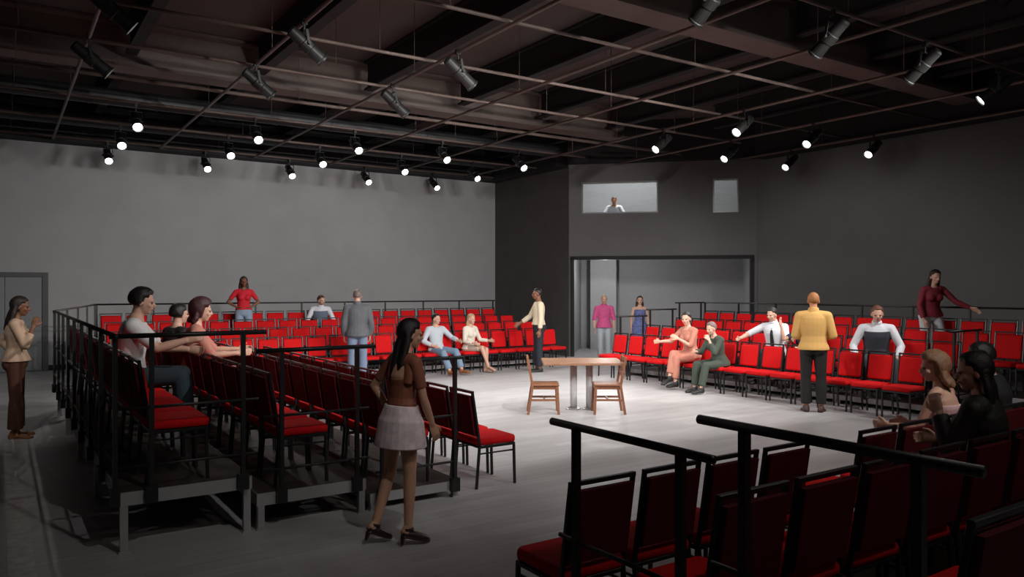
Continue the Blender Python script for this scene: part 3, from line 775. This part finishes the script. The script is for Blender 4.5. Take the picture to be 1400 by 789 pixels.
# ---- woman walking in the foreground
p = Person('woman in brown top, pale short skirt and dark heels walking beside the left bank', (2.49, 5.22, .075), (1, .12), 1.60, 'f', 'tan', pz=.93, lean=3, bend=3,
           arms={'r': (U(.14, .18, -1), U(-.05, .42, -1), 25), 'l': (U(-.75, -.42, -1), U(.55, .35, -.9), 20)},
           legs={'r': (U(.02, .05, -1), U(.0, -.04, -1), U(.15, 1, -.28)), 'l': (U(-.02, -.10, -1), U(.0, -.34, -1), U(-.1, 1, -.42))}, head=(-14, 8, 0), vs=.006)
top = ME('rust brown top', (.27, .09, .05), .7, bump=.2, bscale=90)
p.cloth('top', top, [('torso', .10, .31, .010), ('arms', .36)], off=.011)
g = G(); q, Rm = p.at(.36)
s_ = p
for sg in (-1, 1):
    pts = [p.at(u)[0] + p.at(u)[1] @ V((sg * x, y, 0)) for u, x, y in ((.28, .118, -.035), (.36, .125, -.03), (.43, .11, -.03), (.48, .08, -.02), (.5, .06, .0))]
    g.tube(pts, [.05, .052, .05, .042, .03], 12, .75)
    g.ball(q + Rm @ V((sg * .066, .085, -.035)), (.072, .064, .072), Rm, 12, 8)
g.torso = None
pts = [p.at(u)[0] + p.at(u)[1] @ V((0, y, 0)) for u, y in ((.3, .04), (.36, .035), (.42, .03), (.455, .025))]
g.tube(pts, [.125, .13, .12, .09], 20, .66, (0, 1, 0)); g.voxel('bodice', top, .006, p.t, 3, .5)
skm = ME('pale pink white skirt cloth', (.82, .66, .68), .8, noise_amt=.22, nscale=14)
p.cloth('skirt', skm, [('skirt', .48, .10)], off=.026)
p.hair(HR['black'], 'long', .30, (0, -.28, -1)); p.shoes(ME('dark heels', (.03, .014, .012), .35), .07)
# ---- man in white tee, left bank
cx, cy = 1.08, 8.5
p = Person('dark haired man in white tee shirt seated in the top row of the left bank', (cx, cy, HT[3]), (1, -.25), 1.92, 'm', 'light', lean=2, bend=9, pz=.53,
           arms={'r': (U(.15, .8, -.75), U(-.1, 1, .28), 30), 'l': (U(-.15, .7, -.8), U(.1, 1, -.1), 30)}, legs=seated(), head=(0, 6, 0), vs=.009)
tee = ME('white tee cloth', (.72, .70, .69), .85)
p.cloth('tee_shirt', tee, [('torso', -.02, .49), ('arms', .42)]); p.cloth('trousers', ME('dark teal denim', (.02, .035, .045), .85), [('torso', -.1, .08), ('legs', .97)])
p.hair(HR['black'], 'curly'); p.shoes(ME('dark shoes', (.02, .02, .02), .5))
# ---- woman in salmon dress, left bank; person in black beside her
p = Person('auburn haired woman in salmon top seated in the left bank, arm stretched out', (1.90, 9.6, HT[2]), (1, -.2), 1.95, 'f', 'light', lean=0, bend=7, pz=.53,
           arms={'r': (U(.15, .55, -.85), U(-.05, 1, .05), 30), 'l': (U(-.2, .6, -.7), U(.1, 1, 0), 30)}, legs=seated(), head=(4, 8, 0), vs=.009)
sal = ME('salmon cloth', (.50, .2, .15), .8, bump=.2, bscale=60)
p.cloth('top', sal, [('torso', -.05, .48), ('arms', .5), ], off=.016); p.cloth('skirt', sal, [('torso', -.1, .1), ('legs', .6)], off=.018)
p.hair(HR['aub'], 'bob', .05); p.shoes(M['dark shoes'])
p = Person('dark haired person in black seated just beyond the woman in the salmon top', (1.86, 10.6, HT[2]), (1, .3), 1.84, 'm', 'light', lean=0, bend=8, pz=.53,
           arms={c: (U(sg * .2, .4, -.9), U(-sg * .1, 1, -.1), 30) for c, sg in (('l', -1), ('r', 1))}, legs=seated(), vs=.011)
blk = ME('black clothing', (.014, .014, .015), .8)
p.cloth('jacket', blk, [('torso', -.04, .5), ('arms', .98)], off=.018); p.cloth('trousers', blk, [('torso', -.1, .08), ('legs', .97)])
p.hair(HR['black'], 'curly'); p.shoes(M['dark shoes'])
# ---- woman in red top standing on the far bank
p = Person('woman in red top standing with hands on hips on the top row, far bank', (4.58, 17.78, HT[3]), (-.15, -1), 1.74, 'f', 'brown',
           arms={'r': (U(.75, -.1, -1), U(-.85, .35, -.5), 20), 'l': (U(-.75, -.1, -1), U(.85, .35, -.5), 20)}, legs={c: (U(sg * .08, .25, -1), U(0, -.2, -1), U(sg * .2, 1, 0)) for c, sg in (('l', -1), ('r', 1))}, pz=.92, vs=.011)
p.cloth('top', ME('bright red cloth', (.62, .01, .025), .8), [('torso', .05, .49), ('arms', .35)]); p.cloth('jeans', ME('pale blue denim', (.28, .36, .47), .85), [('torso', -.1, .08), ('legs', .97)])
p.hair(HR['dark'], 'long', .16, (0, -.1, -1)); p.shoes(M['dark shoes'])
# ---- man in waistcoat, far bank top row
def vest_man(label, loc, face, H, hair, head, vest, arms, **kw):
    p = Person(label, loc, face, H, 'm', 'light', pz=.53, arms=arms, legs=seated(spread=.2), head=head, vs=.011, **kw)
    p.cloth('shirt', ME('white shirt cloth', (.74, .75, .8), .8), [('torso', -.02, .51), ('arms', .95), ('collar',)], off=.012)
    p.cloth('waistcoat', vest, [('torso', -.02, .425)], off=.024)
    p.cloth('trousers', ME('slate trousers', (.05, .065, .075), .85), [('torso', -.1, .06), ('legs', .97)], off=.016)
    p.hair(hair, 'short'); p.shoes(M['dark shoes']); return p
vg = ME('charcoal waistcoat', (.045, .05, .065), .8)
elb = {'r': (U(.45, .25, -1), U(-.35, .7, -.6), 30), 'l': (U(-.45, .25, -1), U(.35, .7, -.6), 30)}
vest_man('brown haired man in grey waistcoat and white sleeves seated in the far bank', (6.42, 17.93, HT[3] - .02), (-.3, -1), 1.74, HR['brown'], (35, 8, 0), ME('grey blue waistcoat', (.14, .17, .24), .8), elb, lean=5, bend=8)
# ---- man in grey jacket from behind
p = Person('man in grey jacket and jeans standing with his back turned before the far bank', (5.98, 14.55, 0), (.3, 1), 1.87, 'm', 'light',
           arms={c: (U(sg * .22, -.02, -1), U(-sg * .05, .35, -1), 30) for c, sg in (('l', -1), ('r', 1))}, vs=.011, girth=1.08)
p.cloth('jacket', ME('grey jacket cloth', (.10, .105, .115), .8, noise_amt=.15), [('torso', -.08, .5, .026), ('arms', .98), ('collar',)], off=.022); p.cloth('jeans', ME('grey blue denim', (.17, .22, .32), .85), [('torso', -.1, .02), ('legs', .97)])
p.hair(HR['grey'], 'crop'); p.shoes(ME('grey shoes', (.12, .12, .13), .6))
# ---- seated man light blue
p = Person('dark haired man in pale blue shirt and jeans sprawled in the far front row', (8.12, 15.2, 0), (.1, -1), 1.76, 'm', 'light', pz=.52, lean=-6, bend=4,
           arms={'l': (U(-.6, .25, -.6), U(-.1, 1, -.25), 30), 'r': (U(.5, .0, -1), U(-.6, .7, -.4), 30)},
           legs={'l': (U(-.35, 1, -.02), U(-.1, .45, -1), U(-.3, 1, .1)), 'r': (U(.05, 1, -.05), U(-.1, .5, -1), U(.0, 1, .1))}, head=(12, 4, 0), vs=.011)
p.cloth('shirt', ME('pale blue shirt cloth', (.5, .55, .6), .8), [('torso', -.02, .49), ('arms', .9)]); p.cloth('jeans', ME('blue denim', (.18, .26, .36), .85), [('torso', -.1, .06), ('legs', .97)])
p.hair(HR['black'], 'short'); p.shoes(ME('brown leather', (.25, .09, .03), .5))
# ---- blonde woman
p = Person('blonde woman in white jacket and pale skirt seated in the far front row', (8.98, 15.2, 0), (.25, -1), 1.72, 'f', 'light', pz=.53, lean=0, bend=6,
           arms={'l': (U(-.3, .3, -1), U(-.3, 1, -.05), 25), 'r': (U(.2, .15, -1), U(-.2, 1, -.15), 25)}, legs={'l': (U(-.05, 1, .02), U(.12, .12, -1), U(0, 1, 0)), 'r': (U(-.16, 1, .12), U(-.15, .35, -1), U(0, 1, -.2))}, head=(0, 0, 0), vs=.011)
p.cloth('jacket', ME('ivory cloth', (.74, .68, .58), .8), [('torso', -.02, .48), ('arms', .93)]); p.cloth('skirt', ME('beige skirt cloth', (.5, .42, .34), .8), [('torso', -.1, .08), ('legs', .42)])
p.hair(HR['blonde'], 'long', .22, (0, .15, -1)); p.shoes(ME('beige shoes', (.5, .3, .22), .5))
# ---- man in cream shirt by the far bank
p = Person('man in cream shirt and dark trousers standing before the far bank, arm held out', (10.25, 14.25, 0), (-.83, .35), 1.9, 'm', 'brown',
           arms={'r': (U(.2, .5, -1), U(.1, .9, -.6), 25), 'l': (U(-.12, .0, -1), U(-.05, .12, -1), 25)}, head=(0, 4, 0), vs=.011)
p.cloth('shirt', ME('cream shirt cloth', (.68, .58, .42), .8), [('torso', .03, .5), ('arms', .92)]); p.cloth('trousers', ME('navy black trousers', (.014, .016, .026), .8), [('torso', -.1, .08), ('legs', .97)])
p.hair(HR['black'], 'crop'); p.shoes(M['dark shoes'])
# ---- pink shirt man, blue dress woman
p = Person('man in bright pink shirt and pale jeans standing in the gap before the lit passage', (13.15, 15.35, 0), (-.6, -1), 1.72, 'm', 'light', vs=.011,
           arms={c: (U(sg * .25, 0, -1), U(sg * .02, .12, -1), 20) for c, sg in (('l', -1), ('r', 1))})
p.cloth('shirt', ME('pink shirt cloth', (.62, .09, .26), .8, noise_amt=.2, nscale=30), [('torso', -.06, .5), ('arms', .6), ('collar',)], off=.018); p.cloth('jeans', ME('pale grey jeans', (.42, .46, .5), .85), [('torso', -.1, .02), ('legs', .97)])
p.hair(HR['blonde'], 'crop'); p.shoes(ME('red shoes', (.4, .03, .05), .5))
p = Person('woman in blue patterned dress with bare shoulders standing beside the man in pink', (13.85, 14.75, 0), (-.7, -1), 1.7, 'f', 'light', vs=.011,
           arms={c: (U(sg * .22, 0, -1), U(sg * .02, .1, -1), 20) for c, sg in (('l', -1), ('r', 1))})
bd = ME('blue patterned cloth', (.12, .15, .34), .8, noise_amt=.5, nscale=25)
p.cloth('dress', bd, [('torso', .0, .43), ('skirt', .75, .1)], off=.014)
p.hair(HR['dark'], 'long', .14, (0, -.1, -1)); p.shoes(M['dark shoes'])
# ---- right bank: salmon woman, green person
p = Person('woman in salmon outfit seated with legs crossed in the front row, right bank', (11.05, 10.35, .03), (-1, .05), 1.84, 'f', 'light', pz=.55, lean=6, bend=4,
           arms={'r': (U(.4, .6, -.7), U(.1, 1, .0), 25), 'l': (U(-.1, .5, -1), U(.5, .6, .45), 35)}, legs={'l': (U(.02, 1, -.03), U(0, .05, -1), U(0, 1, 0)), 'r': (U(-.2, 1, .14), U(-.1, .3, -1), U(-.1, 1, -.25))}, head=(25, 6, 0), vs=.010)
sl = ME('dusty salmon cloth', (.5, .2, .14), .8)
p.cloth('blouse', sl, [('torso', -.04, .48), ('arms', .6)]); p.cloth('trousers', sl, [('torso', -.1, .08), ('legs', .95)])
p.hair(HR['dark'], 'short'); p.shoes(M['dark shoes'])
p = Person('person in dark green outfit seated next to the salmon dressed woman, hands raised to chin', (11.0, 9.6, 0), (-1, .15), 1.72, 'f', 'light', pz=.53, lean=10, bend=10,
           arms={'l': (U(-.1, .6, -.8), U(.4, .2, 1), 60), 'r': (U(.1, .6, -.9), U(-.4, .9, .1), 35)}, legs={'l': (U(-.1, 1, 0), U(0, .25, -1), U(0, 1, 0)), 'r': (U(.08, 1, 0), U(0, .1, -1), U(0, 1, 0))}, head=(5, 6, 0), vs=.010)
gr = ME('dark green cloth', (.045, .06, .045), .85)
p.cloth('jumper', gr, [('torso', -.04, .49), ('arms', .9)], off=.02); p.cloth('trousers', gr, [('torso', -.1, .08), ('legs', .97)])
p.hair(HR['grey'], 'short'); p.shoes(M['dark shoes'])
# ---- white shirt man with tie, arm raised holding
p = Person('man in white shirt with dark tie seated in the right bank, arm spread', (11.95, 9.1, HT[1]), (-1, -.25), 1.84, 'm', 'light', pz=.53, lean=4, bend=8,
           arms={'r': (U(.9, .3, -.5), U(.2, .8, -.25), 30), 'l': (U(-.35, .5, -.9), U(-.7, .7, .25), 30)}, legs=seated(), head=(-15, 8, 0), vs=.010)
p.cloth('shirt', M['white shirt cloth'], [('torso', -.04, .5), ('arms', .6), ('collar',)])
g = G(); pts = [p.at(u)[0] + p.at(u)[1] @ V((0, y, 0)) for u, y in ((.5, .07), (.44, .105), (.34, .135), (.24, .13), (.12, .122))]; g.tube(pts, [.016, .02, .026, .032, .034], 8, .3, (0, 1, 0)); g.obj('tie', blk, p.t)
p.cloth('trousers', blk, [('torso', -.1, .06), ('legs', .97)]); p.hair(HR['dark'], 'short'); p.shoes(M['dark shoes'])
p = Person('person in navy top with one hand raised, seated between white shirt and yellow jumper', (11.95, 8.42, HT[1] - .02), (-1, -.1), 1.72, 'f', 'light', pz=.53, lean=10, bend=10,
           arms={'r': (U(.3, .8, -.3), U(.05, .25, 1), 15), 'l': (U(-.1, .5, -.9), U(.3, 1, 0), 20)}, legs=seated(), head=(0, 30, 0), vs=.010)
p.cloth('top', ME('navy cloth', (.03, .035, .06), .8), [('torso', -.04, .48), ('arms', .35)]); p.cloth('trousers', blk, [('torso', -.1, .08), ('legs', .97)])
p.hair(HR['black'], 'short'); p.shoes(M['dark shoes'])
# ---- yellow jumper man
p = Person('man in yellow jumper and black trousers standing with his back to the camera', (10.42, 7.24, 0), (.8, .6), 1.83, 'm', 'warm', girth=1.05,
           arms={'r': (U(.28, -.02, -1), U(-.5, .8, -.1), 30), 'l': (U(-.22, .02, -1), U(.45, .8, -.1), 30)}, vs=.009)
p.cloth('jumper', ME('yellow knit', (.66, .38, .12), .9, bump=.2, bscale=120), [('torso', -.04, .5), ('arms', .96), ('collar',)], off=.02); p.cloth('trousers', ME('black trousers', (.012, .01, .01), .8), [('torso', -.1, .04), ('legs', .97)])
p.hair(HR['ginger'], 'crop'); p.shoes(ME('brown black shoes', (.05, .02, .012), .5))
# ---- waistcoat man right
vest_man('brown haired man in dark waistcoat and pale sleeves seated in the right bank', (11.95, 7.14, HT[1]), (-1, -.75), 1.95, HR['red'], (0, 10, 0), vg,
         {'r': (U(.5, .1, -1), U(-.1, .7, -.75), 25), 'l': (U(-.5, .2, -1), U(.35, .8, -.75), 25)}, lean=8, bend=6)
# ---- burgundy woman
p = Person('long haired woman in burgundy top and white jeans standing in the top row', (13.85, 7.25, HT[3]), (-.55, -.8), 1.8, 'f', 'light', lean=10, bend=4,
           arms={'l': (U(-.75, .3, -.85), U(-.55, .3, -.3), 20), 'r': (U(.2, -.1, -1), U(-.1, .4, -1), 30)}, legs={'r': (U(.06, .15, -1), U(0, -.1, -1), U(.1, 1, 0)), 'l': (U(-.05, .5, -1), U(0, -.35, -1), U(-.1, 1, 0))}, head=(0, 4, 0), vs=.010)
p.cloth('top', ME('burgundy cloth', (.22, .018, .035), .8, noise_amt=.2, nscale=20), [('torso', .0, .49), ('arms', .95)]); p.cloth('jeans', ME('white torn denim', (.62, .64, .66), .85, noise_amt=.12, nscale=20), [('torso', -.1, .08), ('legs', .97)])
p.hair(HR['dark'], 'long', .24, (.2, .1, -1)); p.shoes(M['dark shoes'])
# ---- near bank people
p = Person('light brown haired woman with bare shoulders and pale pink top, near front row', (6.62, 3.33, 0), (-.12, 1), 1.78, 'f', 'light', pz=.53, lean=2, bend=8,
           arms={'l': (U(-.25, .35, -1), U(.05, 1, -.05), 30), 'r': (U(.2, .3, -1), U(-.3, 1, -.1), 30)}, legs=seated(kn=.05), head=(38, 6, 0), vs=.008)
p.cloth('top', ME('pale pink cloth', (.66, .42, .42), .8), [('torso', -.04, .36)]); p.cloth('trousers', ME('pink skirt cloth', (.6, .3, .32), .8), [('torso', -.1, .08), ('legs', .55)])
p.hair(HR['light'], 'bob', .09); p.shoes(M['beige shoes'])
p = Person('person with black hair seated beyond the light brown haired woman, pale face turned left', (7.6, 3.34, 0), (-.1, 1), 1.84, 'f', 'light', pz=.53, lean=6, bend=10,
           arms={c: (U(sg * .2, .4, -.9), U(-sg * .1, 1, -.1), 30) for c, sg in (('l', -1), ('r', 1))}, legs=seated(), head=(50, 8, 0), vs=.009)
p.cloth('jacket', blk, [('torso', -.04, .5), ('arms', .98)], off=.018); p.cloth('trousers', blk, [('torso', -.1, .08), ('legs', .97)])
p.hair(HR['black'], 'curly'); p.shoes(M['dark shoes'])
p = Person('woman with long black hair and black leather jacket seated in the near bank', (5.20, 2.40, HT[1]), (-.15, 1), 1.75, 'f', 'light', pz=.53, lean=-2, bend=5,
           arms={'l': (U(-.2, .35, -.9), U(.25, .4, 1), 40), 'r': (U(.3, .3, -1), U(-.3, 1, 0), 30)}, legs=seated(), head=(28, 8, 0), vs=.007, shw=1.05)
lj = ME('black leather', (.014, .016, .014), .6, bump=.4, bscale=30)
p.cloth('jacket', lj, [('torso', -.1, .5, .03), ('arms', .97)], off=.026); p.cloth('trousers', blk, [('torso', -.1, .08), ('legs', .97)])
p.hair(HR['black'], 'long', .28, (0, -.12, -1)); p.shoes(M['dark shoes'])
# ---- operator in the control booth, on the booth floor
q = chamfer(1.2, .98, 3.15)
p = Person('operator in white shirt seen behind the control booth window', q, (-.7071, -.7071), 1.62, 'm', 'warm', pz=.72, lean=12, bend=14,
           arms={'r': (U(.45, .3, -.8), U(-.35, .9, -.1), 30), 'l': (U(-.45, .3, -.8), U(.35, .9, -.1), 30)}, legs=seated(sh=(0, -.1, -1)), head=(0, 5, 0), vs=.012)
p.cloth('shirt', M['white shirt cloth'], [('torso', -.04, .5), ('arms', .9)]); p.cloth('trousers', blk, [('torso', -.1, .06), ('legs', .97)])
p.hair(HR['red'], 'crop'); p.shoes(M['dark shoes'])
bs = thing('booth_stool', 'stool behind the control booth desk', 'stool', q, math.atan2(-.7071, -.7071) - PI / 2)
g = G(); g.tube([(0, -.02, .54), (0, -.02, .6)], .18, 20); g.obj('seat', M['black'], bs)
g = G(); g.tube([(0, -.02, .02), (0, -.02, .54)], .03, 10); g.tube([(0, -.02, 0), (0, -.02, .02)], .2, 20); g.obj('base', M['steel'], bs)
